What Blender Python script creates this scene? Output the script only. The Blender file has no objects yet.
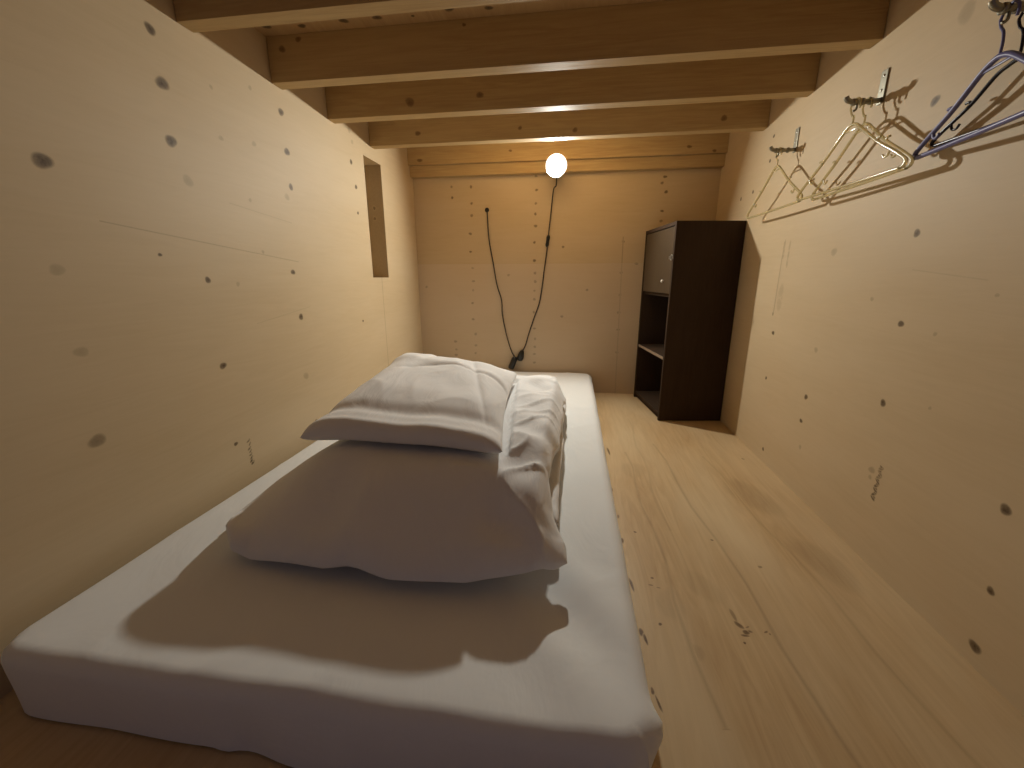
import bpy, bmesh, math, random
import numpy as np
from mathutils import Vector, Matrix

# ------------------------------------------------------------------ camera
H = 0.646                                   # camera height above the floor
XL, XR, YB = -0.875, 0.70, 2.335            # left wall, right wall, back wall
ZC, ZCEIL = 1.185, 1.298                    # underside of the beams, ceiling boards
BED = 0.118                                 # top of the mattress
SC = bpy.context.scene
COL = SC.collection
cam_d = bpy.data.cameras.new('camera')
cam = bpy.data.objects.new('camera', cam_d)
COL.objects.link(cam)
CR = Vector((0.9899, 0.1418, -0.0011)); CU = Vector((-0.0346, 0.2488, 0.9679)); CF = Vector((-0.1375, 0.9581, -0.2512))
cam.matrix_world = Matrix(((CR.x, CU.x, -CF.x, 0), (CR.y, CU.y, -CF.y, 0), (CR.z, CU.z, -CF.z, H), (0, 0, 0, 1)))
cam_d.sensor_width = 36
cam_d.lens = 411.88 / 1024 * 36
cam_d.clip_start = 0.02
SC.camera = cam

# ------------------------------------------------------------------ world and exposure
w = bpy.data.worlds.new('world'); SC.world = w; w.use_nodes = True
bg = w.node_tree.nodes['Background']
bg.inputs[0].default_value = (0.80, 0.72, 1.0, 1)
bg.inputs[1].default_value = 0.085
vs = SC.view_settings
vs.view_transform = 'Standard'; vs.look = 'None'; vs.gamma = 1; vs.use_curve_mapping = False
vs.exposure = 0.0
LAMP_POS = (-0.096, 2.15, 1.156)
LAMP_AX = (-0.10, -0.88, -0.46)              # the way the LED module in the bulb faces
LAMP_S = 2800.0                             # radiance of the LED module
LAMP_COL = (1.0, 0.99, 0.90)

# ------------------------------------------------------------------ helpers
def at_y(px, py, Y):                        # measured point of the place on a plane Y
    v = CF + CR * ((px - 512) / 411.88) - CU * ((py - 384) / 411.88)
    v = v * (Y / v.y); return Vector((v.x, v.y, v.z + H))
def at_x(px, py, X):
    v = CF + CR * ((px - 512) / 411.88) - CU * ((py - 384) / 411.88)
    v = v * (X / v.x); return Vector((v.x, v.y, v.z + H))

def link(name, me, m, parent=None, smooth=True):
    o = bpy.data.objects.new(name, me); COL.objects.link(o)
    if m is not None: me.materials.append(m)
    if smooth:
        for p in me.polygons: p.use_smooth = True
    if parent: o.parent = parent
    return o
def obj(name, bm, m, parent=None, smooth=False):
    me = bpy.data.meshes.new(name); bm.normal_update(); bm.to_mesh(me); bm.free()
    return link(name, me, m, parent, smooth)
def tag(o, label, cat, group=None):
    o['label'] = label; o['category'] = cat
    if group: o['group'] = group
    return o
def thing(name, label, cat, loc=(0, 0, 0), rotz=0, group=None):
    o = bpy.data.objects.new(name, None); COL.objects.link(o)
    o.location = loc; o.rotation_euler = (0, 0, rotz); o.empty_display_size = .05
    return tag(o, label, cat, group)
def struct(o): o['kind'] = 'structure'; return o
def box(bm, a, b, bevel=0.0, seg=2):
    xs, ys, zs = sorted((a[0], b[0])), sorted((a[1], b[1])), sorted((a[2], b[2]))
    v = [bm.verts.new((x, y, z)) for x in xs for y in ys for z in zs]
    fs = [bm.faces.new([v[i] for i in q]) for q in ((0, 1, 3, 2), (4, 6, 7, 5), (0, 4, 5, 1), (2, 3, 7, 6), (0, 2, 6, 4), (1, 5, 7, 3))]
    if bevel:
        es = list({e for f in fs for e in f.edges})
        bmesh.ops.bevel(bm, geom=es, offset=bevel, segments=seg, affect='EDGES', profile=.6)
    return v
def tube(bm, pts, r, seg=10, closed=False, cap=True):
    pts = [Vector(p) for p in pts]; n = len(pts)
    rs = r if isinstance(r, (list, tuple)) else [r] * n
    rings = []; up = None
    for i, p in enumerate(pts):
        if closed: t = (pts[(i + 1) % n] - pts[i - 1])
        else: t = pts[min(i + 1, n - 1)] - pts[max(i - 1, 0)]
        t.normalize()
        if up is None:
            up = Vector((0, 0, 1)) if abs(t.z) < .8 else Vector((1, 0, 0))
        a = up - t * up.dot(t)
        if a.length < 1e-5: a = t.orthogonal()
        a.normalize(); up = a; b = t.cross(a)
        rings.append([bm.verts.new(p + (a * math.cos(k * math.tau / seg) + b * math.sin(k * math.tau / seg)) * rs[i]) for k in range(seg)])
    m = n if closed else n - 1
    for i in range(m):
        A, B = rings[i], rings[(i + 1) % n]
        for k in range(seg):
            f = bm.faces.new((A[k], A[(k + 1) % seg], B[(k + 1) % seg], B[k])); f.smooth = True
    if cap and not closed:
        bm.faces.new(rings[0][::-1]); bm.faces.new(rings[-1])
def smooth_path(pts, n=8):
    P = [Vector(p) for p in pts]; out = []
    for i in range(len(P) - 1):
        p0 = P[max(i - 1, 0)]; p1 = P[i]; p2 = P[i + 1]; p3 = P[min(i + 2, len(P) - 1)]
        for k in range(n):
            t = k / n
            out.append(0.5 * ((2 * p1) + (p2 - p0) * t + (2 * p0 - 5 * p1 + 4 * p2 - p3) * t * t + (3 * p1 - p0 - 3 * p2 + p3) * t ** 3))
    out.append(P[-1]); return out
def lathe(bm, prof, seg=24, mat=Matrix.Identity(4)):
    rings = []
    for r, z in prof:
        if r < 1e-6: rings.append([bm.verts.new(mat @ Vector((0, 0, z)))])
        else: rings.append([bm.verts.new(mat @ Vector((r * math.cos(k * math.tau / seg), r * math.sin(k * math.tau / seg), z))) for k in range(seg)])
    for A, B in zip(rings, rings[1:]):
        for k in range(seg):
            q = [A[k % len(A)], A[(k + 1) % len(A)], B[(k + 1) % len(B)], B[k % len(B)]]
            u = []
            for v in q:
                if v not in u: u.append(v)
            if len(u) > 2:
                f = bm.faces.new(u); f.smooth = True
def copy_tree(o, parent=None):
    c = o.copy(); COL.objects.link(c); c.parent = parent
    for ch in [x for x in list(o.children)]: copy_tree(ch, c)
    return c

# knots, screw holes, seams and stamp strokes: dark specks that belong to the wood itself,
# carried, along with the slot's painted shade, by the board's own mesh as a point attribute 'knot'
rnd = random.Random(7)
class Board:
    def __init__(s): s.v = []; s.f = []; s.k = []; s.off = 0.0
    def lift(s, frame):                      # every mark lies a hair above the one before, towards the room
        o = Vector(frame(0, 0)); n = (Vector(frame(1, 0)) - o).cross(Vector(frame(0, 1)) - o).normalized()
        if n.dot(Vector((-.1, 1.2, .6)) - o) < 0: n = -n
        s.off += .000004; k = s.off
        return lambda a, b: tuple(Vector(frame(a, b)) + n * k)
    def box(s, a, b):
        i = len(s.v)
        xs, ys, zs = (a[0], b[0]), (a[1], b[1]), (a[2], b[2])
        for x in xs:
            for y in ys:
                for z in zs: s.v.append((x, y, z)); s.k.append(0)
        for q in ((0, 1, 3, 2), (4, 6, 7, 5), (0, 4, 5, 1), (2, 3, 7, 6), (0, 2, 6, 4), (1, 5, 7, 3)): s.f.append([i + t for t in q])
    def spot(s, frame, a, b, ra, rb=None, strong=1.0, ang=0.0, ring=True):
        """frame(a, b) -> point on the board's face; ra/rb half sizes"""
        frame = s.lift(frame); rb = rb or ra; n = 20; c = len(s.v)
        s.v.append(frame(a, b)); s.k.append(strong)
        ca, sa = math.cos(ang), math.sin(ang)
        w1, w2 = rnd.uniform(0, 6), rnd.uniform(0, 6); wob = [1 + .09 * math.sin(2 * i * math.tau / n + w1) + .06 * math.sin(3 * i * math.tau / n + w2) for i in range(n)]
        for rr, kk in ((.5, .9), (.82, .72), (1.15, 0.0)):
            for i in range(n):
                t = i * math.tau / n; x = ra * rr * wob[i] * math.cos(t); y = rb * rr * wob[i] * math.sin(t)
                s.v.append(frame(a + x * ca - y * sa, b + x * sa + y * ca)); s.k.append(kk * strong)
        for i in range(n):
            j = (i + 1) % n
            s.f.append([c, c + 1 + i, c + 1 + j])
            for r in (0, 1):
                s.f.append([c + 1 + r * n + i, c + 1 + (r + 1) * n + i, c + 1 + (r + 1) * n + j, c + 1 + r * n + j])
    def line(s, frame, p, q, wd, strong=.6):
        frame = s.lift(frame); p = Vector(p); q = Vector(q); d = (q - p).normalized(); n = Vector((-d.y, d.x)) * wd / 2
        i = len(s.v)
        for c, kk in ((p + n, 0), (p, strong), (p - n, 0), (q + n, 0), (q, strong), (q - n, 0)): s.v.append(frame(c.x, c.y)); s.k.append(kk)
        s.f += [[i, i + 1, i + 4, i + 3], [i + 1, i + 2, i + 5, i + 4]]
    def build(s, name, m, parent=None):
        me = bpy.data.meshes.new(name); me.from_pydata([tuple(v) for v in s.v], [], s.f); me.update()
        at = me.attributes.new('knot_shade', 'FLOAT', 'POINT'); at.data.foreach_set('value', s.k)
        bm = bmesh.new(); bm.from_mesh(me)
        boxf = [f for f in bm.faces if len(f.verts) == 4 and f.calc_area() > 1e-3]
        bm.to_mesh(me); bm.free()
        return link(name, me, m, parent, smooth=False)

# ------------------------------------------------------------------ materials
def mat(name, color, rough=.6, metal=0, spec=.5):
    m = bpy.data.materials.new(name); m.use_nodes = True
    b = m.node_tree.nodes['Principled BSDF']
    b.inputs['Base Color'].default_value = (*color, 1); b.inputs['Roughness'].default_value = rough
    b.inputs['Metallic'].default_value = metal; b.inputs['Specular IOR Level'].default_value = spec
    return m
def wood(name, base, dark, pale, scale, grain=.45, blotch=.35, rough=.5, spec=.35, bump=.05, knotcol=(.085, .050, .022), distort=1.5, wave=6.0):
    """scale: noise scale per axis, small along the grain"""
    m = mat(name, base, rough, 0, spec); nt = m.node_tree; N = nt.nodes; L = nt.links; b = N['Principled BSDF']
    tc = N.new('ShaderNodeTexCoord'); mp = N.new('ShaderNodeMapping'); mp.inputs['Scale'].default_value = scale
    L.new(tc.outputs['Object'], mp.inputs[0])
    n1 = N.new('ShaderNodeTexNoise'); n1.inputs['Scale'].default_value = wave; n1.inputs['Detail'].default_value = 6; n1.inputs['Roughness'].default_value = .6; n1.inputs['Distortion'].default_value = distort
    L.new(mp.outputs[0], n1.inputs[0])
    n2 = N.new('ShaderNodeTexNoise'); n2.inputs['Scale'].default_value = 1.7; n2.inputs['Detail'].default_value = 3
    mp2 = N.new('ShaderNodeMapping'); mp2.inputs['Scale'].default_value = tuple(math.sqrt(s) for s in scale); L.new(tc.outputs['Object'], mp2.inputs[0]); L.new(mp2.outputs[0], n2.inputs[0])
    r1 = N.new('ShaderNodeMapRange'); r1.inputs[1].default_value = .35; r1.inputs[2].default_value = .72; r1.inputs[4].default_value = grain; L.new(n1.outputs[0], r1.inputs[0])
    r2 = N.new('ShaderNodeMapRange'); r2.inputs[1].default_value = .4; r2.inputs[2].default_value = .7; r2.inputs[4].default_value = blotch; L.new(n2.outputs[0], r2.inputs[0])
    def mix(f, a, c):
        x = N.new('ShaderNodeMix'); x.data_type = 'RGBA'
        L.new(f, x.inputs[0])
        if isinstance(a, tuple): x.inputs[6].default_value = (*a, 1)
        else: L.new(a, x.inputs[6])
        x.inputs[7].default_value = (*c, 1); return x.outputs[2]
    c = mix(r1.outputs[0], base, dark); c = mix(r2.outputs[0], c, pale)
    k = N.new('ShaderNodeAttribute'); k.attribute_name = 'knot_shade'
    kn = N.new('ShaderNodeTexNoise'); kn.inputs['Scale'].default_value = 180
    L.new(tc.outputs['Object'], kn.inputs[0])
    mm = N.new('ShaderNodeMath'); mm.operation = 'MULTIPLY_ADD'; mm.inputs[1].default_value = .5; mm.inputs[2].default_value = .75; L.new(kn.outputs[0], mm.inputs[0])
    m2 = N.new('ShaderNodeMath'); m2.operation = 'MULTIPLY'; m2.use_clamp = True; L.new(mm.outputs[0], m2.inputs[0]); L.new(k.outputs['Fac'], m2.inputs[1])
    c = mix(m2.outputs[0], c, knotcol); L.new(c, b.inputs['Base Color'])
    bp = N.new('ShaderNodeBump'); bp.inputs['Strength'].default_value = bump; bp.inputs['Distance'].default_value = .01
    L.new(n1.outputs[0], bp.inputs['Height']); L.new(bp.outputs[0], b.inputs['Normal'])
    return m
M_WALL = wood('plywood_wall', (.60, .455, .275), (.50, .36, .20), (.66, .52, .34), (9, .8, 9), .30, .5, .55, .25, .04)
M_WALLB = wood('plywood_back_wall', (.60, .455, .275), (.50, .36, .20), (.66, .52, .36), (.8, 9, 9), .30, .5, .55, .25, .04)
def lower_panel(m, z, pale, fac):            # the board below the joint is of a paler veneer
    nt = m.node_tree; N = nt.nodes; L = nt.links; b = N['Principled BSDF']
    src = b.inputs['Base Color'].links[0].from_socket
    tc = N.new('ShaderNodeTexCoord'); sp = N.new('ShaderNodeSeparateXYZ'); L.new(tc.outputs['Object'], sp.inputs[0])
    lt = N.new('ShaderNodeMath'); lt.operation = 'LESS_THAN'; lt.inputs[1].default_value = z; L.new(sp.outputs[2], lt.inputs[0])
    mu = N.new('ShaderNodeMath'); mu.operation = 'MULTIPLY'; mu.inputs[1].default_value = fac; L.new(lt.outputs[0], mu.inputs[0])
    x = N.new('ShaderNodeMix'); x.data_type = 'RGBA'; L.new(mu.outputs[0], x.inputs[0]); L.new(src, x.inputs[6]); x.inputs[7].default_value = (*pale, 1)
    L.new(x.outputs[2], b.inputs['Base Color'])
lower_panel(M_WALLB, .717, (.66, .54, .42), .40)
M_FLOOR = wood('plywood_floor', (.60, .42, .22), (.46, .29, .14), (.70, .55, .34), (9, .7, 9), .75, .7, .42, .4, .06, (.10, .045, .015), 2.2, 4.0)
M_BEAM = wood('pine_beam', (.53, .37, .17), (.34, .20, .08), (.60, .44, .23), (.7, 12, 12), .6, .4, .6, .3, .08, (.10, .04, .015))
M_CEIL = wood('pine_ceiling', (.50, .32, .15), (.36, .20, .08), (.56, .38, .18), (9, .8, 9), .5, .4, .6, .3, .05)
M_CAB = wood('dark_cabinet', (.050, .030, .018), (.030, .017, .010), (.065, .042, .026), (10, 10, 1), .5, .5, .75, .12, .03)
M_CABD = wood('cabinet_door', (.058, .038, .020), (.042, .026, .014), (.070, .047, .026), (10, 10, 1), .5, .5, .42, .4, .03)
M_EDGE = mat('shelf_edging', (.30, .22, .15), .5)
M_METAL = mat('steel', (.55, .53, .48), .3, 1)
M_BRACK = mat('bracket_metal', (.30, .28, .22), .38, .9)
M_BLACK = mat('black_plastic', (.012, .011, .010), .35)
M_CORD = mat('brown_cord', (.035, .022, .012), .5)
M_SOCK = mat('socket_plastic', (.6, .55, .45), .4)

def plastic(name, col, trans, rough=.15):
    m = mat(name, col, rough, 0, .6); b = m.node_tree.nodes['Principled BSDF']
    b.inputs['Transmission Weight'].default_value = trans; b.inputs['IOR'].default_value = 1.35
    return m
M_HY = plastic('clear_yellow_plastic', (.86, .76, .46), .65)
M_HL = plastic('lavender_plastic', (.15, .145, .30), .0, .35)
M_HK = plastic('black_hanger_plastic', (.015, .012, .02), .0, .25)
M_HG = plastic('grey_hanger_plastic', (.42, .42, .45), .3, .25)

def cloth(name, col, bump_s, strength, detail=4):
    m = mat(name, col, .85, 0, .15); nt = m.node_tree; N = nt.nodes; L = nt.links; b = N['Principled BSDF']
    b.inputs['Sheen Weight'].default_value = .15
    tc = N.new('ShaderNodeTexCoord')
    mp = N.new('ShaderNodeMapping'); mp.inputs['Scale'].default_value = (1, .55, 1); mp.inputs['Rotation'].default_value = (0, 0, .5)
    L.new(tc.outputs['Object'], mp.inputs[0])
    n = N.new('ShaderNodeTexNoise'); n.inputs['Scale'].default_value = bump_s; n.inputs['Detail'].default_value = detail; n.inputs['Distortion'].default_value = 1.2
    L.new(mp.outputs[0], n.inputs[0])
    bp = N.new('ShaderNodeBump'); bp.inputs['Strength'].default_value = strength; bp.inputs['Distance'].default_value = .02
    L.new(n.outputs[0], bp.inputs['Height']); L.new(bp.outputs[0], b.inputs['Normal'])
    return m
M_SHEET = cloth('white_sheet', (.83, .83, .81), 7, .18)
M_DUVET = cloth('white_duvet_cotton', (.85, .84, .83), 11, .30)
M_PILLOW = cloth('white_pillow_cotton', (.86, .84, .82), 12, .22)

# smooth numpy noise
def vnoise(x, y, seed):
    g = np.random.RandomState(seed).rand(64, 64) * 2 - 1
    xi = np.floor(x).astype(int); yi = np.floor(y).astype(int); fx = x - xi; fy = y - yi
    fx = fx * fx * fx * (fx * (fx * 6 - 15) + 10); fy = fy * fy * fy * (fy * (fy * 6 - 15) + 10)
    a = g[xi % 64, yi % 64]; b = g[(xi + 1) % 64, yi % 64]; c = g[xi % 64, (yi + 1) % 64]; d = g[(xi + 1) % 64, (yi + 1) % 64]
    return (a * (1 - fx) + b * fx) * (1 - fy) + (c * (1 - fx) + d * fx) * fy
def ridge(x, y, seed):                      # thin creases
    return (1 - np.abs(vnoise(x, y, seed))) ** 4

# ------------------------------------------------------------------ the room
W = .10; Y0 = -.35
frL = lambda y, z: (XL + .00005, y, z)
frR = lambda y, z: (XR - .00005, y, z)
frB = lambda x, z: (x, YB - .00005, z)
KL = [(0.884, 1.139, 0.012, 1), (0.889, 1.044, 0.0145, 1), (0.884, 0.933, 0.0139, 1), (0.634, 0.833, 0.0139, 1), (0.909, 0.859, 0.0123, 0), (0.614, 0.659, 0.0111, 0), (0.617, 0.516, 0.0117, 0), (0.914, 0.64, 0.0084, 1), (0.913, 0.428, 0.0102, 1), (1.235, 0.662, 0.0094, 1), (1.246, 0.521, 0.0114, 1), (1.233, 0.326, 0.0134, 0), (1.275, 1.121, 0.0115, 1), (1.28, 1.016, 0.0119, 1), (1.278, 0.917, 0.0106, 1), (1.253, 0.884, 0.0105, 0), (1.677, 1.196, 0.0112, 0), (1.693, 1.159, 0.0095, 0), (1.671, 1.083, 0.0095, 1), (1.693, 0.997, 0.0098, 1), (1.69, 0.899, 0.0079, 1), (1.651, 0.467, 0.0063, 1), (1.021, 1.088, 0.0058, 0), (0.805, 0.693, 0.0042, 1), (1.005, 0.629, 0.0065, 0), (1.027, 0.98, 0.0073, 0), (1.141, 0.999, 0.008, 0), (1.156, 1.138, 0.0065, 0), (1.115, 0.716, 0.0056, 0), (1.095, 0.849, 0.0053, 0), (0.605, 0.349, 0.0142, .7), (0.909, 0.216, 0.0067, 1), (1.255, 0.158, 0.0071, 1), (1.656, 0.157, 0.0067, 1)]
KR = [(1.011, 0.733, 0.0084, 1), (1.286, 0.711, 0.0125, 0), (0.997, 0.548, 0.0086, 1), (1.285, 0.442, 0.0087, 0), (1.555, 0.456, 0.0089, 1), (1.554, 0.294, 0.0072, 1), (1.291, 0.299, 0.0089, 1), (0.995, 0.371, 0.009, 1), (1.294, 0.223, 0.0076, 1), (1.493, 0.045, 0.0072, 1), (1.274, 0.146, 0.0075, 0), (0.695, 0.284, 0.0103, 1), (0.678, 0.144, 0.0073, 1), (0.673, 0.035, 0.0108, 1), (1.043, 0.984, 0.0102, 1), (1.014, 1.117, 0.019, 0), (0.808, 0.616, 0.0042, 0), (1.101, 0.595, 0.006, 0), (0.907, 0.538, 0.0049, 0), (0.876, 0.397, 0.0039, 0), (1.779, 1.137, 0.0076, 1), (1.783, 1.057, 0.0076, 1), (1.775, 0.985, 0.0058, 1), (1.903, 0.974, 0.0083, 1), (2.024, 0.968, 0.0089, 1), (0.982, 0.195, 0.0058, 0)]
KB = [(-0.662, 1.115), (-0.66, 1.061), (-0.555, 1.112), (-0.554, 1.03), (-0.555, 0.969), (-0.565, 0.876), (-0.566, 0.782), (-0.557, 0.695), (-0.554, 0.624), (-0.557, 0.574), (-0.562, 0.503), (-0.561, 0.411), (-0.548, 0.326), (-0.548, 0.26), (-0.551, 0.214), (-0.67, 0.28), (-0.667, 0.233), (-0.669, 0.2), (-0.208, 1.154), (-0.204, 1.087), (-0.207, 1.022), (-0.209, 0.97), (-0.207, 0.91), (-0.212, 0.827), (-0.211, 0.733), (-0.207, 0.667), (-0.205, 0.622), (-0.209, 0.573), (-0.209, 0.526), (-0.211, 0.455), (-0.206, 0.364), (-0.202, 0.305), (-0.203, 0.259), (-0.205, 0.217), (-0.204, 0.167), (0.254, 0.826), (0.254, 0.668), (0.255, 0.553), (0.254, 0.458), (0.257, 0.365), (0.329, 0.714), (0.258, 0.237), (-0.058, 0.802), (0.078, 0.578), (-0.054, 0.433), (-0.83, 0.592), (-0.354, 0.657), (0.438, 1.13), (0.426, 1.102), (0.449, 1.06), (0.437, 0.971), (0.436, 0.923)]

# left wall with a deep slot cut through it
NY0, NY1, NZ0, NZ1, ND = 1.777, 1.938, .645, 1.135, .092
b = Board()
b.box((XL - W, Y0, -.02), (XL, NY0, ZCEIL)); b.box((XL - W, NY1, -.02), (XL, YB + W, ZCEIL))
b.box((XL - W, NY0, -.02), (XL, NY1, NZ0)); b.box((XL - W, NY0, NZ1), (XL, NY1, ZCEIL))
b.box((XL - W - .01, NY0 - .02, NZ0 - .02), (XL - ND, NY1 + .02, NZ1 + .02))
i0 = len(b.v); b.box((XL - ND, NY1 - .001, NZ0 + .0005), (XL - .001, NY1 - .0002, NZ1 - .0005))      # far face of the slot, its shade painted into the colour
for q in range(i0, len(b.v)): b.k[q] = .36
for y, z, r, s in KL:
    k = (.95 if s == 1 else (.6 if s else .26))
    b.spot(frL, y, z, r * rnd.uniform(.95, 1.15), r * rnd.uniform(.8, .95), k)
for x, z in ((XL - .045, .955), (XL - .047, .91)):
    b.spot(lambda p, q: (p, NY1 - .0011, q), x, z, .008, .009, .7)
b.line(frL, (1.861, 0), (1.861, NZ0), .006, .45)
b.line(frL, (.70, .748), (1.27, .694), .004, .30); b.line(frL, (1.02, .83), (1.26, .81), .004, .16); b.line(frL, (1.05, .52), (1.30, .55), .004, .14)
for i, (dy, dz, w_, h_, a) in enumerate([(0, .072, .006, .0022, .4), (.003, .062, .005, .002, .9), (-.001, .05, .006, .0025, .5), (.001, .041, .005, .002, .5), (0, .031, .005, .002, .3), (.001, .022, .006, .002, .6), (-.001, .013, .005, .003, .5), (.003, .006, .006, .003, .6)]):
    b.spot(frL, .951 + dy, .135 + dz, w_ * 1.2, h_ * 1.35, .7 if i < 5 else .9, a)
    b.spot(frL, .955 + dy * .5, .1385 + dz, .0028, .0022, .5, -a)
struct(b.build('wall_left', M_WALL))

b = Board(); b.box((XR, Y0, -.02), (XR + W, YB + W, ZCEIL))
for y, z, r, s in KR:
    b.spot(frR, y, z, r * rnd.uniform(.95, 1.1), r * rnd.uniform(.8, .95), .95 if s else .28)
for i in range(8):                                           # stamped characters running up the board
    z = .153 + i * .0108
    b.spot(frR, .960 - .0006 * i, z, .0085, .0036, .85 if i < 5 else .6, .55 * (-1) ** i)
    b.spot(frR, .957, z + .004, .0045, .003, .7, .2)
b.spot(frR, .982, .213, .010, .008, .35)
for z in (.72, .735, .75): b.spot(frR, 1.571, z, .006, .016, .30)
for z in (.69, .715, .745): b.spot(frR, 1.535, z, .006, .016, .24)
for z in (.58, .60, .555): b.spot(frR, 1.545, z, .017, .022, .17)
b.line(frR, (1.575, .52), (1.575, .76), .006, .38)
b.spot(frR, 1.578, .52, .006, .006, .5)
b.line(frR, (.83, .64), (1.00, .66), .004, .14)
struct(b.build('wall_right', M_WALL))

b = Board(); b.box((XL, YB, -.02), (XR, YB + W, ZCEIL))
for x, z in KB: b.spot(frB, x, z, .0095 * rnd.uniform(.7, 1.1), .0075 * rnd.uniform(.8, 1.1), rnd.uniform(.55, .85))
b.line(frB, (.253, .85), (.262, 0), .008, .4)
b.line(frB, (XL, .717), (XR, .717), .003, .12)
struct(b.build('wall_back', M_WALLB))

b = Board(); b.box((XL - W, Y0, -.05), (XR + W, YB + W, 0))
frF = lambda x, y: (x, y, .00005)
for x, y, r, k in [(0.184, 0.982, 0.0039, .8), (0.197, 0.812, 0.0033, .8), (0.189, 0.684, 0.0035, .9), (0.372, 0.974, 0.0038, .7), (0.395, 0.883, 0.0035, .6), (0.449, 0.884, 0.0046, .6), (0.555, 0.984, 0.0037, .5), (0.64, 1.498, 0.0055, .6), (0.333, 0.662, 0.0027, .9)]:
    b.spot(frF, x, y, r, r, k)
for x, y, ra, rb, k, a in [(.158, 1.50, .004, .035, .9, .05), (.147, .94, .003, .012, .95, 0), (.149, .785, .003, .022, .95, .1), (.150, .66, .004, .010, .95, 0), (.1555, .645, .003, .012, .95, .1), (.150, .545, .003, .006, .9, 0), (.156, .525, .002, .014, .9, .2),
                           (.145, 1.2, .002, .012, .7, 0), (.148, 1.05, .003, .01, .7, 0),
                           (.336, .727, .004, .016, .55, .1), (.338, .703, .005, .010, .85, .5), (.345, .687, .007, .005, .95, .2), (.340, .679, .007, .003, .8, 0), (.353, .690, .004, .003, .7, 0), (.382, .693, .005, .002, .75, .5), (.388, .689, .003, .002, .6, 0), (.19, .789, .005, .002, .7, -.2), (.205, .783, .005, .0015, .6, -.2), (.352, .70, .005, .0015, .6, .6),
                           (.24, .63, .014, .018, .16, 0), (.56, 1.22, .06, .10, .22, .3), (.60, .92, .045, .09, .20, .3), (.23, 1.35, .04, .06, .14, 0), (.30, .8, .03, .05, .12, .3), (.22, .74, .03, .04, .12, 0)]:
    b.spot(frF, x, y, ra, rb, k, a)
for x0, y0, x1, y1, k in [(.22, 1.5, .24, .5, .22), (.34, 1.6, .42, .35, .25), (.50, 1.5, .58, .4, .16), (.28, 1.9, .27, 1.0, .14)]:
    n = 8
    pts = [(x0 + (x1 - x0) * i / n + .008 * math.sin(i * 1.7), y0 + (y1 - y0) * i / n) for i in range(n + 1)]
    for p, q in zip(pts, pts[1:]): b.line(frF, p, q, .012, k)
struct(b.build('floor', M_FLOOR))

b = Board(); b.box((XL - W, Y0, ZCEIL), (XR + W, YB + W, ZCEIL + .05))
for x, y, r in [(-0.837, 1.203, 0.0142), (-0.742, 1.216, 0.0113), (-0.619, 1.211, 0.0125), (-0.526, 1.21, 0.0123), (-0.331, 1.202, 0.0133), (-0.232, 1.213, 0.0106), (-0.432, 1.217, 0.0055)]:
    b.spot(lambda p, q: (p, q, ZCEIL - .00005), x, y, r, r * .8, .95)
struct(b.build('ceiling', M_CEIL))

# ceiling beams
def beam(y0, y1, label, spots=(), zb=ZC):
    b = Board(); e = .0015
    b.box((XL + e, y0, zb), (XR - e, y1, ZCEIL - .0005))
    for x, z, r in spots: b.spot(lambda p, q: (p, y0 - .00005, q), x, z, r * 1.2, r, .7)
    o = b.build('ceiling_beam', M_BEAM)
    tag(o, label, 'beam', 'exposed beams across the ceiling'); return o
beam(.952, .994, 'pine ceiling beam nearest the viewer, cut by the top edge of the photo')
beam(1.248, 1.292, 'wide pine ceiling beam with dark knots at its left end, second from the viewer', [(-0.777, 1.29 - .005, 0.0071), (-0.829, 1.265, 0.0084), (-0.305, 1.285, 0.0044)])
beam(1.530, 1.574, 'pine ceiling beam third from the viewer, its right end above the middle hook', [(-0.569, 1.222, 0.0134), (-0.326, 1.23, 0.010)])
beam(1.843, 1.885, 'pine ceiling beam just in front of the glowing bulb', [(-0.012, 1.208, 0.0088), (0.541, 1.223, 0.0101), (-0.659, 1.224, 0.0096), (-0.231, 1.225, 0.0071)])
b = Board()
b.box((XL + .0015, 2.270, 1.212), (XR - .0015, YB - .0005, ZCEIL - .0005))
b.box((XL + .0015, 2.292, 1.160), (XR - .0015, YB - .0005, 1.2115))
for x, z, r in [(-0.809, 1.233, .011), (-0.333, 1.26, .007), (0.525, 1.244, .009), (0.64, 1.222, .008)]:
    b.spot(lambda p, q: (p, 2.26995, q), x, z, r * 1.3, r * .8, .75)
tag(b.build('ceiling_beam', M_BEAM), 'pine ledger beam fixed along the top of the back wall behind the bulb', 'beam', 'exposed beams across the ceiling')

# ------------------------------------------------------------------ mattress under its white sheet
def smooth01(t): t = np.clip(t, 0, 1); return t * t * (3 - 2 * t)
def grid_mesh(name, P, m, parent=None, closed_uv=False):
    nu, nv = P.shape[:2]
    V = P.reshape(-1, 3)
    F = [(i * nv + j, (i + 1) * nv + j, (i + 1) * nv + j + 1, i * nv + j + 1) for i in range(nu - 1) for j in range(nv - 1)]
    me = bpy.data.meshes.new(name); me.from_pydata(V.tolist(), [], F); me.update()
    return link(name, me, m, parent)

MX0, MX1, MY0, MY1 = -.846, .122, .368, 2.322
mt = thing('mattress', 'low single mattress in a white fitted sheet on the plywood floor along the left wall', 'mattress', (0, 0, 0))
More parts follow.
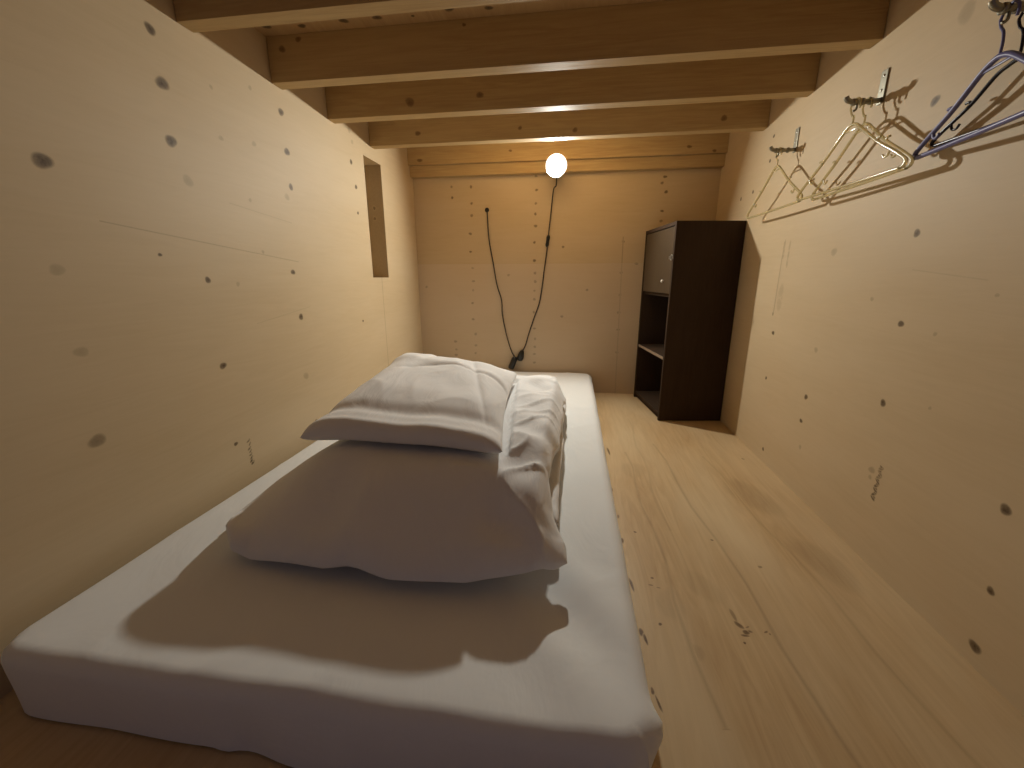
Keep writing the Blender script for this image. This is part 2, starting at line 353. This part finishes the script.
# sheet surface: plan grid, whose outer rows run down the sides
nu, nv = 110, 190
def axis(n, a, b, R, depth):                 # returns in-plane position and drop along a line that rolls over both edges
    s = np.linspace(0, 1, n)
    return s
def rolled(n_top, n_side, lo, hi, R, depth):
    pos, drop = [], []
    for k in range(n_side): pos.append(lo + .004 * (1 - k / n_side)); drop.append(depth - (depth - R) * k / n_side)
    for k in range(8):
        t = k / 8 * math.pi / 2; pos.append(lo + R - R * math.cos(t)); drop.append(R - R * math.sin(t))
    for k in range(n_top + 1): pos.append(lo + R + (hi - lo - 2 * R) * k / n_top); drop.append(0)
    for k in range(7, -1, -1):
        t = k / 8 * math.pi / 2; pos.append(hi - R + R * math.cos(t)); drop.append(R - R * math.sin(t))
    for k in range(n_side - 1, -1, -1): pos.append(hi - .004 * (1 - k / n_side)); drop.append(depth - (depth - R) * k / n_side)
    return np.array(pos), np.array(drop)
px, dx = rolled(70, 8, MX0, MX1, .028, BED - .004)
py, dy = rolled(130, 8, MY0, MY1, .024, BED - .004)
X, Y = np.meshgrid(px, py, indexing='ij'); DX, DY = np.meshgrid(dx, dy, indexing='ij')
D = np.maximum(DX, DY)
Z = BED - D
top = np.clip(1 - D / .03, 0, 1)
# the mattress corners are rounded in plan: pull the corner in
cxm, cym = (MX0 + MX1) / 2, (MY0 + MY1) / 2
for sx in (-1, 1):
    for sy in (-1, 1):
        R = .055 if sy < 0 else .04
        ex = (MX1 - R) if sx > 0 else (MX0 + R); ey = (MY1 - R) if sy > 0 else (MY0 + R)
        u = np.maximum((X - ex) * sx, 0); v = np.maximum((Y - ey) * sy, 0)
        msk = (u > 0) & (v > 0)
        mx = np.maximum(u, v); l = np.sqrt(u * u + v * v) + 1e-9
        X = np.where(msk, ex + sx * u * mx / l, X); Y = np.where(msk, ey + sy * v * mx / l, Y)
# wrinkles of the sheet
wr = .0035 * vnoise(X * 3.1 + 5, Y * 2.3, 3) + .0016 * vnoise(X * 9, Y * 7 + 3, 4)
edge_r = np.exp(-((X - .02) / .10) ** 2) * np.exp(-((Y - .55) / .16) ** 2)
wr += .0050 * edge_r * np.sin((X * 38 + Y * 30)) + .002 * ridge(X * 5 + Y * 2, Y * 6 - X * 4, 9) * top
front = np.exp(-np.maximum(Y - MY0, 0) / .09)
wr += .0035 * front * vnoise(X * 14, Y * 4, 12)
under = smooth01((X + .70) / .03) * smooth01((.0 - X) / .03) * smooth01((Y - .66) / .05) * smooth01((1.68 - Y) / .05)
wr = wr * (1 - under) - .002 * under
Z = Z + wr * np.clip(top + .15, 0, 1)
sidef = np.clip(DY / .04, 0, 1) * (Y < 1)
Y = Y - sidef * (.006 * vnoise(X * 9, Z * 6, 21) + .008 * ridge(X * 8, Z * 3 + 2, 22) * np.clip((BED - Z) / BED, 0, 1) + .004)
sider = np.clip(DX / .04, 0, 1) * (X > 0)
X = X + sider * (.004 * vnoise(Y * 9, Z * 6, 23) + .003)
# tuck flap that stands out at the front right corner
bump = np.exp(-((Y - .415) / .022) ** 2) * np.clip(DX / .02, 0, 1) * (X > 0)
X = X + bump * .010 * np.clip((Z - .035) / .05, 0, 1)
Z = Z + bump * .004
Z = np.maximum(Z, .003)
P = np.stack([X, Y, Z], -1)
sheet = grid_mesh('fitted_sheet', P, M_SHEET, mt)
bm = bmesh.new(); box(bm, (MX0 + .012, MY0 + .016, .003), (MX1 - .012, MY1 - .012, BED - .012), .02, 3)
core = obj('mattress_core', bm, mat('mattress_ticking', (.62, .56, .46), .9), mt)

# ------------------------------------------------------------------ folded duvet
def puffy(n, m_, outline, topf, botf, R):
    """closed cushion shell over a plan outline(u,v)->x,y ; R rounds the rim"""
    u, v = np.meshgrid(np.linspace(0, 1, n), np.linspace(0, 1, m_), indexing='ij')
    # denser at the rims
    uu = .5 - .5 * np.cos(u * math.pi); vv = .5 - .5 * np.cos(v * math.pi)
    uu = .35 * u + .65 * uu; vv = .35 * v + .65 * vv
    x, y, wx, wy = outline(uu, vv)
    d = np.minimum(np.minimum(uu, 1 - uu) * wx, np.minimum(vv, 1 - vv) * wy)
    # rounder corners of the distance field
    a = np.minimum(uu, 1 - uu) * wx / R; c = np.minimum(vv, 1 - vv) * wy / R
    a = np.clip(a, 0, 1); c = np.clip(c, 0, 1)
    f = np.sqrt(np.clip(1 - (1 - a) ** 2, 0, 1)) * np.sqrt(np.clip(1 - (1 - c) ** 2, 0, 1))
    return x, y, f, uu, vv
def shell(name, x, y, zt, zb_, m, parent=None, join=None):
    n, k = x.shape
    V = np.concatenate([np.stack([x, y, zt], -1).reshape(-1, 3), np.stack([x, y, zb_], -1).reshape(-1, 3)])
    F = []; o = n * k
    for i in range(n - 1):
        for j in range(k - 1):
            q = (i * k + j, (i + 1) * k + j, (i + 1) * k + j + 1, i * k + j + 1)
            F.append(q); F.append(tuple(o + t for t in q[::-1]))
    rim = [(i * k, (i + 1) * k) for i in range(n - 1)] + [((n - 1) * k + j, (n - 1) * k + j + 1) for j in range(k - 1)] + \
          [((i + 1) * k + k - 1, i * k + k - 1) for i in range(n - 2, -1, -1)] + [(j + 1, j) for j in range(k - 2, -1, -1)]
    for a, b_ in rim: F.append((b_, a, o + a, o + b_))
    return V.tolist(), F
def build_shells(name, shells, m, parent=None):
    V, F = [], []
    for v, f in shells:
        o = len(V); V += v; F += [tuple(o + t for t in q) for q in f]
    me = bpy.data.meshes.new(name); me.from_pydata(V, [], F); me.update()
    bm = bmesh.new(); bm.from_mesh(me); bmesh.ops.remove_doubles(bm, verts=bm.verts, dist=1e-5); bmesh.ops.recalc_face_normals(bm, faces=bm.faces); bm.to_mesh(me); bm.free()
    return link(name, me, m, parent)

def interp(t, xs, ys): return np.interp(t, xs, ys)
def smooth01(t): t = np.clip(t, 0, 1); return t * t * (3 - 2 * t)

# upper layer: droops to a wavy hem in front
def out_up(u, v):
    vv = v
    xl = interp(vv, [0, .08, .25, 1], [-.668, -.700, -.685, -.63]) + .010 * vnoise(vv * 9, vv * 0 + 1.5, 31)
    xr = interp(vv, [0, .035, .08, .16, .3, .55, .8, 1], [.004, .002, -.022, -.034, -.024, -.014, -.012, -.04]) + .006 * vnoise(vv * 11, vv * 0 + 4.5, 32)
    yf = interp(u, [0, .06, .2, .36, .42, .48, .55, .75, .92, .97, 1], [.628, .590, .582, .570, .575, .568, .562, .568, .596, .608, .624])
    yb = interp(u, [0, .3, .7, .9, 1], [1.62, 1.66, 1.70, 1.70, 1.60])
    x = xl + (xr - xl) * u; y = yf + (yb - yf) * vv
    return x, y, .66, 1.1
x, y, f, u, v = puffy(120, 170, out_up, None, None, .040)
# height of the upper layer's middle surface
hem = interp(u, [0, .05, .15, .4, .46, .52, .9, .97, 1], [.035, .020, .018, .028, .033, .028, .032, .042, .040])
yd = (y - .60); side_l0 = smooth01((-.25 - x) / .3)
rise = hem + (.142 - hem) * smooth01((yd + .04) / (.19 + .05 * side_l0)) ** .8
side_l = smooth01((x + .71) / .24) ** .75; side_r = smooth01((-.006 - x) / .05)
base = rise * (.15 + .85 * side_l) * (.70 + .30 * side_r)
base = base - .05 * smooth01((y - 1.45) / .3) + .035 * np.clip(1 - u / .12, 0, 1) * np.clip(1 - v / .08, 0, 1)
base = base - .018 * smooth01((x + .20) / .10) * smooth01((.85 - y) / .15) * smooth01((y - .60) / .06)
wri = .010 * vnoise(x * 5 + 2, y * 4, 41) + .006 * vnoise(x * 11, y * 9, 42)
rs = smooth01((x + .20) / .10)                      # the sunlit strip beside the pillow has cross folds
wri += rs * (.006 * np.sin(y * 34 + x * 22 + 2.5 * vnoise(x * 6, y * 5, 43)) + .009 * (ridge(x * 7 + y * 6, y * 12 - x * 6, 44) - .4))
wri += (1 - rs) * (.006 * ridge(x * 3 + 1, y * 4 + x * 2, 45))
th = .030 + 0 * rs
zt = BED + base + f * th + wri * np.clip(f, .15, 1)
zb_ = BED + np.maximum(base - f * .010 + wri * .3, .006 + 0 * x)
zt = np.maximum(zt, zb_ + .0015 * f)
pt = (y - .757) / .64; ps = (x + .592 + .012 * pt) / (.470 - .050 * pt)            # the pillow presses it down
pb = (.185 + .004 * ps + .010 * np.clip(1 - (2 * ps - 1) ** 4, 0, 1)) * (1 - pt) + (.250 - .058 * ps) * pt - .027 - .024 * smooth01(pt * 2) * (1 - np.clip(np.abs(2 * ps - 1), 0, 1) ** 4)
m_in = smooth01(np.clip(np.minimum(np.minimum(ps, 1 - ps) / .028, np.minimum(pt + .03, 1.03 - pt) / .03) + 1.15, 0, 1))
zt = np.where(m_in > 0, np.minimum(zt, BED + pb - .003 + (1 - m_in) * .08), zt)
zt = np.maximum(zt, zb_ + .001 * f)
up = shell('', x, y, zt, zb_, None)
# lower folded layers that peep out on both sides
def mk_low(x0, x1, y0, y1, z0, th, seed, R=.035):
    def out(u, v):
        xl = x0 + .012 * vnoise(v * 8, v * 0 + .5, seed); xr = x1 + .010 * vnoise(v * 9, v * 0 + 2.5, seed + 1)
        yf = y0 + .012 * vnoise(u * 6, u * 0 + 3.5, seed + 2); yb = y1 + .01 * vnoise(u * 6, u * 0 + 6.5, seed + 3)
        return xl + (xr - xl) * u, yf + (yb - yf) * v, x1 - x0, y1 - y0
    x, y, f, u, v = puffy(60, 90, out, None, None, R)
    n = .004 * vnoise(x * 12, y * 10, seed + 4)
    zc = BED + z0 + th / 2 + n
    return shell('', x, y, zc + f * th / 2, np.maximum(zc - f * th / 2, BED + .005), None)
low1 = mk_low(-.700, -.020, .70, 1.62, .006, .040, 51)
low2 = mk_low(-.640, -.014, .72, 1.66, .040, .036, 61)
dv = build_shells('folded_duvet', [up, low1, low2], M_DUVET)
tag(dv, 'white folded duvet with a wavy hem lying on the mattress under the pillow', 'duvet')

# ------------------------------------------------------------------ pillow on the duvet
def pillow():
    n, k = 110, 130
    u, v = np.meshgrid(np.linspace(-1, 1, n), np.linspace(-1, 1, k), indexing='ij')
    u = np.sin(u * math.pi / 2) * .6 + u * .4; v = np.sin(v * math.pi / 2) * .6 + v * .4
    s = (u + 1) / 2; t = (v + 1) / 2
    c00 = np.array((-.582, .772, .186)); c10 = np.array((-.128, .755, .189)); c01 = np.array((-.590, 1.375, .256)); c11 = np.array((-.185, 1.42, .192))
    e = lambda a: a[..., None]
    P = e((1 - s) * (1 - t)) * c00 + e(s * (1 - t)) * c10 + e((1 - s) * t) * c01 + e(s * t) * c11
    # sides bow inwards between the corners
    bow = .016
    P[..., 0] += bow * (1 - v * v) * (-u) * np.abs(u) ** 3 * .9
    P[..., 1] += .012 * (1 - u * u) * (-v) * np.abs(v) ** 5
    g = np.sqrt(np.clip(1 - np.abs(u) ** 11, 0, 1)) * np.sqrt(np.clip(1 - np.abs(v) ** 26, 0, 1))
    P[..., 2] += .011 * (1 - u ** 4) * (1 - t)
    w1 = .006 * vnoise(P[..., 0] * 6 + 3, P[..., 1] * 5, 71) + .003 * vnoise(P[..., 0] * 14, P[..., 1] * 9, 72)
    cr0 = .004 * ridge(P[..., 0] * 9 + P[..., 1] * 3, P[..., 1] * 4 - P[..., 0] * 3, 77)
    w1 = w1 + cr0 * smooth01(t * 4 - .4)
    # soft creases: one across, one diagonal near the right edge
    cr = -.012 * np.exp(-np.abs((t - .58 - .10 * np.sin(s * 4 - .6)) / .020)) * smooth01(1.6 * s + .1)
    cr += -.010 * np.exp(-np.abs(((s - .80) + .35 * (t - .45)) / .028)) * smooth01((t - .05) * 4) * smooth01((.95 - t) * 4)
    cr += .005 * np.exp(-((t - .03) / .03) ** 2) - .007 * np.exp(-((t - .14) / .035) ** 2)                    # plump front roll
    cr += -.006 * np.exp(-((s - .12 - .25 * t) / .04) ** 2) * t
    cr += .007 * np.exp(-((t - .80 + .2 * s) / .05) ** 2)
    zt = P[..., 2] + g * (.023 + .026 * smooth01(t * 3) * smooth01((1 - t) * 5) * (1 - u ** 4)) + (w1 + cr) * np.clip(g, 0, 1) ** .7
    zb = P[..., 2] - g * (.022 + .022 * smooth01(t * 2) * (1 - u ** 4)) + w1 * .3 * g
    zt = zt + BED; zb = zb + BED
    return shell('', P[..., 0], P[..., 1], zt, zb, None)
pw = build_shells('pillow', [pillow()], M_PILLOW)
tag(pw, 'white rectangular pillow with soft creases lying on top of the folded duvet', 'pillow')

# ------------------------------------------------------------------ dark open cabinet in the far right corner
cb = thing('cabinet', 'narrow dark brown cabinet with one door over open shelves in the far right corner', 'cabinet', (.415, 1.884, 0), math.radians(8))
CW, CD, CH, T = .286, .408, .870, .016
def cbox(name, a, b_, m=M_CAB, parent=cb, bev=.0015):
    bm = bmesh.new(); box(bm, a, b_, bev, 2); return obj(name, bm, m, parent)
cbox('side_panel', (0, 0, 0), (CW, T, CH))
cbox('side_panel', (0, CD - T, 0), (CW, CD, CH))
cbox('top_panel', (0, T, CH - T), (CW, CD - T, CH - .0005))
cbox('bottom_panel', (.003, T, .020), (CW, CD - T, .036))
cbox('plinth', (.014, T, 0), (.026, CD - T, .020))
cbox('back_panel', (CW - .008, T, .036), (CW - .001, CD - T, CH - T))
sh = cbox('shelf', (.004, T, .284), (CW - .008, CD - T, .297))
cbox('shelf_edge', (.0015, T, .2845), (.004, CD - T, .2965), M_EDGE, sh, .0005)
cbox('shelf', (.012, T, .560), (CW - .008, CD - T, .574))
dr = cbox('door', (.002, T + .002, .575), (.016, CD - T - .002, CH - T - .003), M_CABD)
bm = bmesh.new()
lathe(bm, [(0, .012), (.005, .0115), (.007, .008), (.006, .005), (.003, .002), (.003, -.001)], 16, Matrix.Translation((.002, .10, .628)) @ Matrix.Rotation(-math.pi / 2, 4, 'Y'))
k = obj('knob', bm, mat('white_knob', (.8, .76, .68), .3), dr)
bm = bmesh.new()
tube(bm, [(-.004 - .002, .008 + .011 * math.cos(a), .726 + .011 * math.sin(a)) for a in [i * math.tau / 20 for i in range(20)]], .0016, 8, True)
tube(bm, [(-.006, .018, .726), (-.006, .030, .726)], .0014, 8)
box(bm, (-.0065, .026, .720), (.002, .040, .732), .0005, 1)
k = obj('latch_ring', bm, M_METAL, dr)

# ------------------------------------------------------------------ glowing bulb, its cord, and the cable from the wall
lamp = thing('wall_lamp', 'bare glowing round bulb fixed below the ledger beam, its cord hanging down the back wall', 'lamp', (LAMP_POS[0], 2.292, LAMP_POS[2]))
def loc(p): return Vector(p) - Vector((LAMP_POS[0], 2.292, LAMP_POS[2]))
bm = bmesh.new()
AX = Vector(LAMP_AX).normalized()
def arc(a0, a1, n, R=.050): return [(max(R * math.sin(math.radians(a0 + (a1 - a0) * i / n)), 0), R * math.cos(math.radians(a0 + (a1 - a0) * i / n))) for i in range(n + 1)]
Ry = Matrix.Rotation(math.pi / 2, 4, 'X')          # local +Z towards the room (-Y)
MB_ = Matrix.Translation(loc(LAMP_POS)) @ Ry
lathe(bm, arc(0, 97, 20), 40, MB_)
bmh = bmesh.new()
lathe(bmh, arc(97, 150, 9) + [(.020, -.052), (.017, -.062), (.0155, -.070)], 40, MB_)
mg = bpy.data.materials.new('glowing_glass'); mg.use_nodes = True
N = mg.node_tree.nodes; L = mg.node_tree.links; N.clear()
out = N.new('ShaderNodeOutputMaterial'); tr = N.new('ShaderNodeBsdfTransparent'); em = N.new('ShaderNodeEmission'); ad = N.new('ShaderNodeAddShader')
em.inputs[0].default_value = (*LAMP_COL, 1); em.inputs[1].default_value = 1.15
L.new(tr.outputs[0], ad.inputs[0]); L.new(em.outputs[0], ad.inputs[1]); L.new(ad.outputs[0], out.inputs[0])
bulb = obj('bulb', bm, mg, lamp)
obj('bulb_housing', bmh, M_SOCK, bulb, True)
rot = AX.to_track_quat('Z', 'Y').to_matrix().to_4x4()
bm = bmesh.new()
lathe(bm, [(0, -.006), (.024, -.006), (.024, 0)], 28, Matrix.Translation(loc(LAMP_POS)) @ rot)
lathe(bm, [(.022, .0), (.024, 0)], 28, Matrix.Translation(loc(LAMP_POS)) @ rot)
bmesh.ops.remove_doubles(bm, verts=bm.verts, dist=1e-5)
obj('led_module', bm, M_SOCK, bulb)
bm = bmesh.new()
lathe(bm, [(0, .0), (.022, 0)], 28, Matrix.Translation(loc(LAMP_POS)) @ rot)
me_ = mat('led_face', (.8, .8, .7)); nn = me_.node_tree.nodes['Principled BSDF']
nn.inputs['Emission Color'].default_value = (*LAMP_COL, 1); nn.inputs['Emission Strength'].default_value = LAMP_S
lf = obj('light_face', bm, me_, bulb)
bm = bmesh.new()
lathe(bm, [(0, .000), (.030, .000), (.031, -.006), (.020, -.010), (.019, -.052), (.017, -.056), (0, -.056)][::-1], 28,
      Matrix.Translation(loc((LAMP_POS[0], 2.2915, LAMP_POS[2]))) @ Matrix.Rotation(-math.pi / 2, 4, 'X'))
sk = obj('socket', bm, M_SOCK, lamp)

yc = YB - .006
def pth(px, y=None): return [at_y(a, b_, yc if y is None else y) for a, b_ in px]
bm = bmesh.new()
c1 = [Vector((LAMP_POS[0] - .002, 2.262, LAMP_POS[2] - .018)), Vector((LAMP_POS[0] - .004, 2.28, LAMP_POS[2] - .06))] + [at_y(a, b_, 2.318) for a, b_ in ((553.5, 190), (551, 212))] + pth([(548.5, 235), (547, 250), (544.5, 268), (540, 300), (534, 318), (529, 333), (525.5, 345), (522, 352)])
tube(bm, [loc(p) for p in smooth_path(c1, 8)], .0032, 8)
obj('cord', bm, M_CORD, lamp, True)
bm = bmesh.new()
a_, b2 = at_y(548.6, 235, yc - .004), at_y(546.8, 247, yc - .004)
pp = [loc(a_.lerp(b2, t)) for t in (0, .08, .2, .45, .55, .8, .92, 1)]
tube(bm, pp, [.004, .008, .010, .0085, .0085, .010, .008, .004], 14)
obj('inline_switch', bm, M_BLACK, lamp, True)
bm = bmesh.new()
a_, b2 = at_y(522.5, 349.5, yc - .012), at_y(519.5, 360.5, yc - .012)
tube(bm, [loc(a_.lerp(b2, t)) for t in (0, .1, .25, .5, .75, .92, 1)], [.004, .009, .014, .018, .019, .017, .012], 16)
obj('plug', bm, M_BLACK, lamp, True)

cable = thing('extension_cable', 'thin dark cable hanging from a hole in the back wall down to a black connector', 'cable', tuple(at_y(487, 210, YB)))
def loc2(p): return Vector(p) - cable.location
bm = bmesh.new()
c2 = [at_y(487, 210, YB - .001)] + pth([(487.3, 215), (488, 228), (489.5, 243), (493, 262), (497, 285), (501.5, 300), (502.5, 315), (506.5, 335), (511, 350), (514.5, 357)])
tube(bm, [loc2(p) for p in smooth_path(c2, 8)], .0030, 8)
obj('cord', bm, M_CORD, cable, True)
bm = bmesh.new()
lathe(bm, [(0, .004), (.006, .004), (.0105, .003), (.012, .0005), (.012, 0)], 20, Matrix.Translation(loc2(at_y(487, 210, YB - .0008))) @ Matrix.Rotation(math.pi / 2, 4, 'X'))
obj('grommet', bm, M_BLACK, cable, True)
bm = bmesh.new()
a_, b2 = at_y(515.5, 356.5, yc - .014), at_y(510.5, 369, yc - .02)
tube(bm, [loc2(a_.lerp(b2, t)) for t in (0, .08, .2, .8, .95, 1)], [.005, .012, .0165, .0175, .016, .010], 16)
obj('connector', bm, M_BLACK, cable, True)

# ------------------------------------------------------------------ hooks on the right wall
def bracket(y, label):
    r = thing('wall_hook', label, 'hook', (XR, y, 1.046), 0, 'metal hooks in a row on the right wall')
    bm = bmesh.new(); box(bm, (-.0035, -.011, -.008), (-.0006, .011, .062), .001, 2); pa = obj('wall_plate', bm, M_BRACK, r)
    for z in (.050, .020):
        bm = bmesh.new(); lathe(bm, [(0, .0018), (.0028, .0014), (.0038, 0), (.0038, -.001)], 12, Matrix.Translation((-.0035, 0, z)) @ Matrix.Rotation(-math.pi / 2, 4, 'Y')); obj('screw', bm, M_METAL, pa)
    bm = bmesh.new()
    tube(bm, smooth_path([(-.003, 0, 0), (-.02, 0, -.001), (-.045, 0, -.001), (-.062, 0, .0), (-.072, 0, .004), (-.076, 0, .011)], 5), .0055, 12)
    for x in (-.022, -.040, -.058):
        tube(bm, [(x + .003, 0, -.001), (x, 0, -.001), (x - .003, 0, -.001)], .0078, 12)
    obj('arm', bm, M_BRACK, r, True)
    bm = bmesh.new(); tube(bm, smooth_path([(-.050, 0, -.004), (-.050, 0, -.016), (-.056, 0, -.020)], 4), .0026, 8); obj('hook_tab', bm, M_BRACK, r, True)
    return r
r0 = bracket(1.600, 'small metal wall hook above the farthest clear hanger, nearest the dark cabinet')
r1 = copy_tree(r0); r1.location.y = 1.212; r1['label'] = 'metal wall hook with bright plate holding the clear hangers, middle of the row'
r2 = copy_tree(r0); r2.location.y = .858; r2['label'] = 'metal wall hook at the top right edge of the photo above the lavender hanger'

# ------------------------------------------------------------------ hangers (local X = width, Z up, origin where the hook rests on the arm)
def hanger(name, m, label, hook_m, hw=.195, drop=.135, neck=-.048, r=.0036, notch=True, ring=True, double=False):
    h = thing(name, label, 'hanger')
    zt = neck; zb = neck - drop
    half = [(0, zt), (.014, zt - .003), (.034, zt - .12 * drop), (hw * .5, zt - .46 * drop), (hw * .80, zt - .72 * drop), (hw * .94, zt - .85 * drop),
            (hw * .995, zt - .92 * drop), (hw * .985, zt - .98 * drop), (hw * .94, zb), (hw * .85, zb - .001)]
    zs = lambda x: float(np.interp(x, [q[0] for q in half[:6]], [q[1] for q in half[:6]]))
    full = [(x, 0, z) for x, z in half] + [(0, 0, zb - .002)] + [(-x, 0, z) for x, z in half[::-1][:-1]]
    bm = bmesh.new()
    pts = smooth_path(full + [full[0]], 5)[:-1]
    tube(bm, pts, r, 10, True)
    if double:
        pts2 = [Vector((p.x * .90, 0, zt - .016 + (p.z - zt) * .80)) for p in pts]
        tube(bm, pts2, r * .75, 8, True)
    obj('frame', bm, m, h, True)
    bm = bmesh.new()
    R = .017
    hk = [(0, 0, neck), (0, 0, neck + .018), (.004, 0, -.030), (.012, 0, -.020), (.017, 0, -.009)] + \
         [(R * math.cos(a), 0, -.010 + R * math.sin(a)) for a in [math.radians(t) for t in (20, 50, 80, 110, 140, 165)]] + [(-.0175, 0, -.012), (-.016, 0, -.018)]
    tube(bm, smooth_path(hk, 5), .0021, 8)
    obj('hook', bm, hook_m or m, h, True)
    if notch:
        for s in (-1, 1):
            bm = bmesh.new()
            x0 = hw * .50; tube(bm, smooth_path([(s * x0, 0, zs(x0)), (s * (x0 + .003), 0, zs(x0) + .006), (s * (x0 + .011), 0, zs(x0) + .006)], 4), r * .7, 8)
            obj('strap_notch', bm, m, h, True); bm = bmesh.new()
            x0 = hw * .74; tube(bm, smooth_path([(s * x0, 0, zs(x0)), (s * (x0 - .005), 0, zs(x0) - .011), (s * (x0 - .014), 0, zs(x0) - .013), (s * (x0 - .020), 0, zs(x0) - .007)], 4), r * .65, 8)
            obj('strap_hook', bm, m, h, True)
    if ring:
        bm = bmesh.new()
        box(bm, (-.028, -.0013, zt - .014), (.028, .0013, zt - .010), .0008, 2)
        obj('neck_web', bm, m, h, True)
    return h
def hang(h, x, y, rot):                       # rot 90 deg puts the hanger's width along the wall
    h.location = (x, y, 1.046 - .0005); h.rotation_euler = (0, 0, math.radians(90 + rot)); return h
G = 'coat hangers on the wall hooks'
hy = hanger('coat_hanger', M_HY, 'clear yellowish plastic hanger on the farthest hook, above the dark cabinet', None)
hy['group'] = G; hang(hy, .652, 1.600, 0)
h2 = copy_tree(hy); hang(h2, .648, 1.212, 2); h2['label'] = 'clear yellowish plastic hanger on the middle hook, outer one of the pair'
h3 = copy_tree(hy); hang(h3, .674, 1.214, -2); h3['label'] = 'clear yellowish plastic hanger on the middle hook, closer to the wall'
h4 = hanger('coat_hanger', M_HL, 'lavender plastic hanger with strap notches on the hook at the right edge', None, .172, .104, -.064, .0045, True, True)
h4['group'] = G; hang(h4, .652, .858, -8)
h5 = hanger('coat_hanger', M_HK, 'thin black plastic hanger behind the lavender one at the right edge', None, 
            .142, .086, -.068, .0032, True, False)
h5['group'] = G; hang(h5, .681, .860, -1)
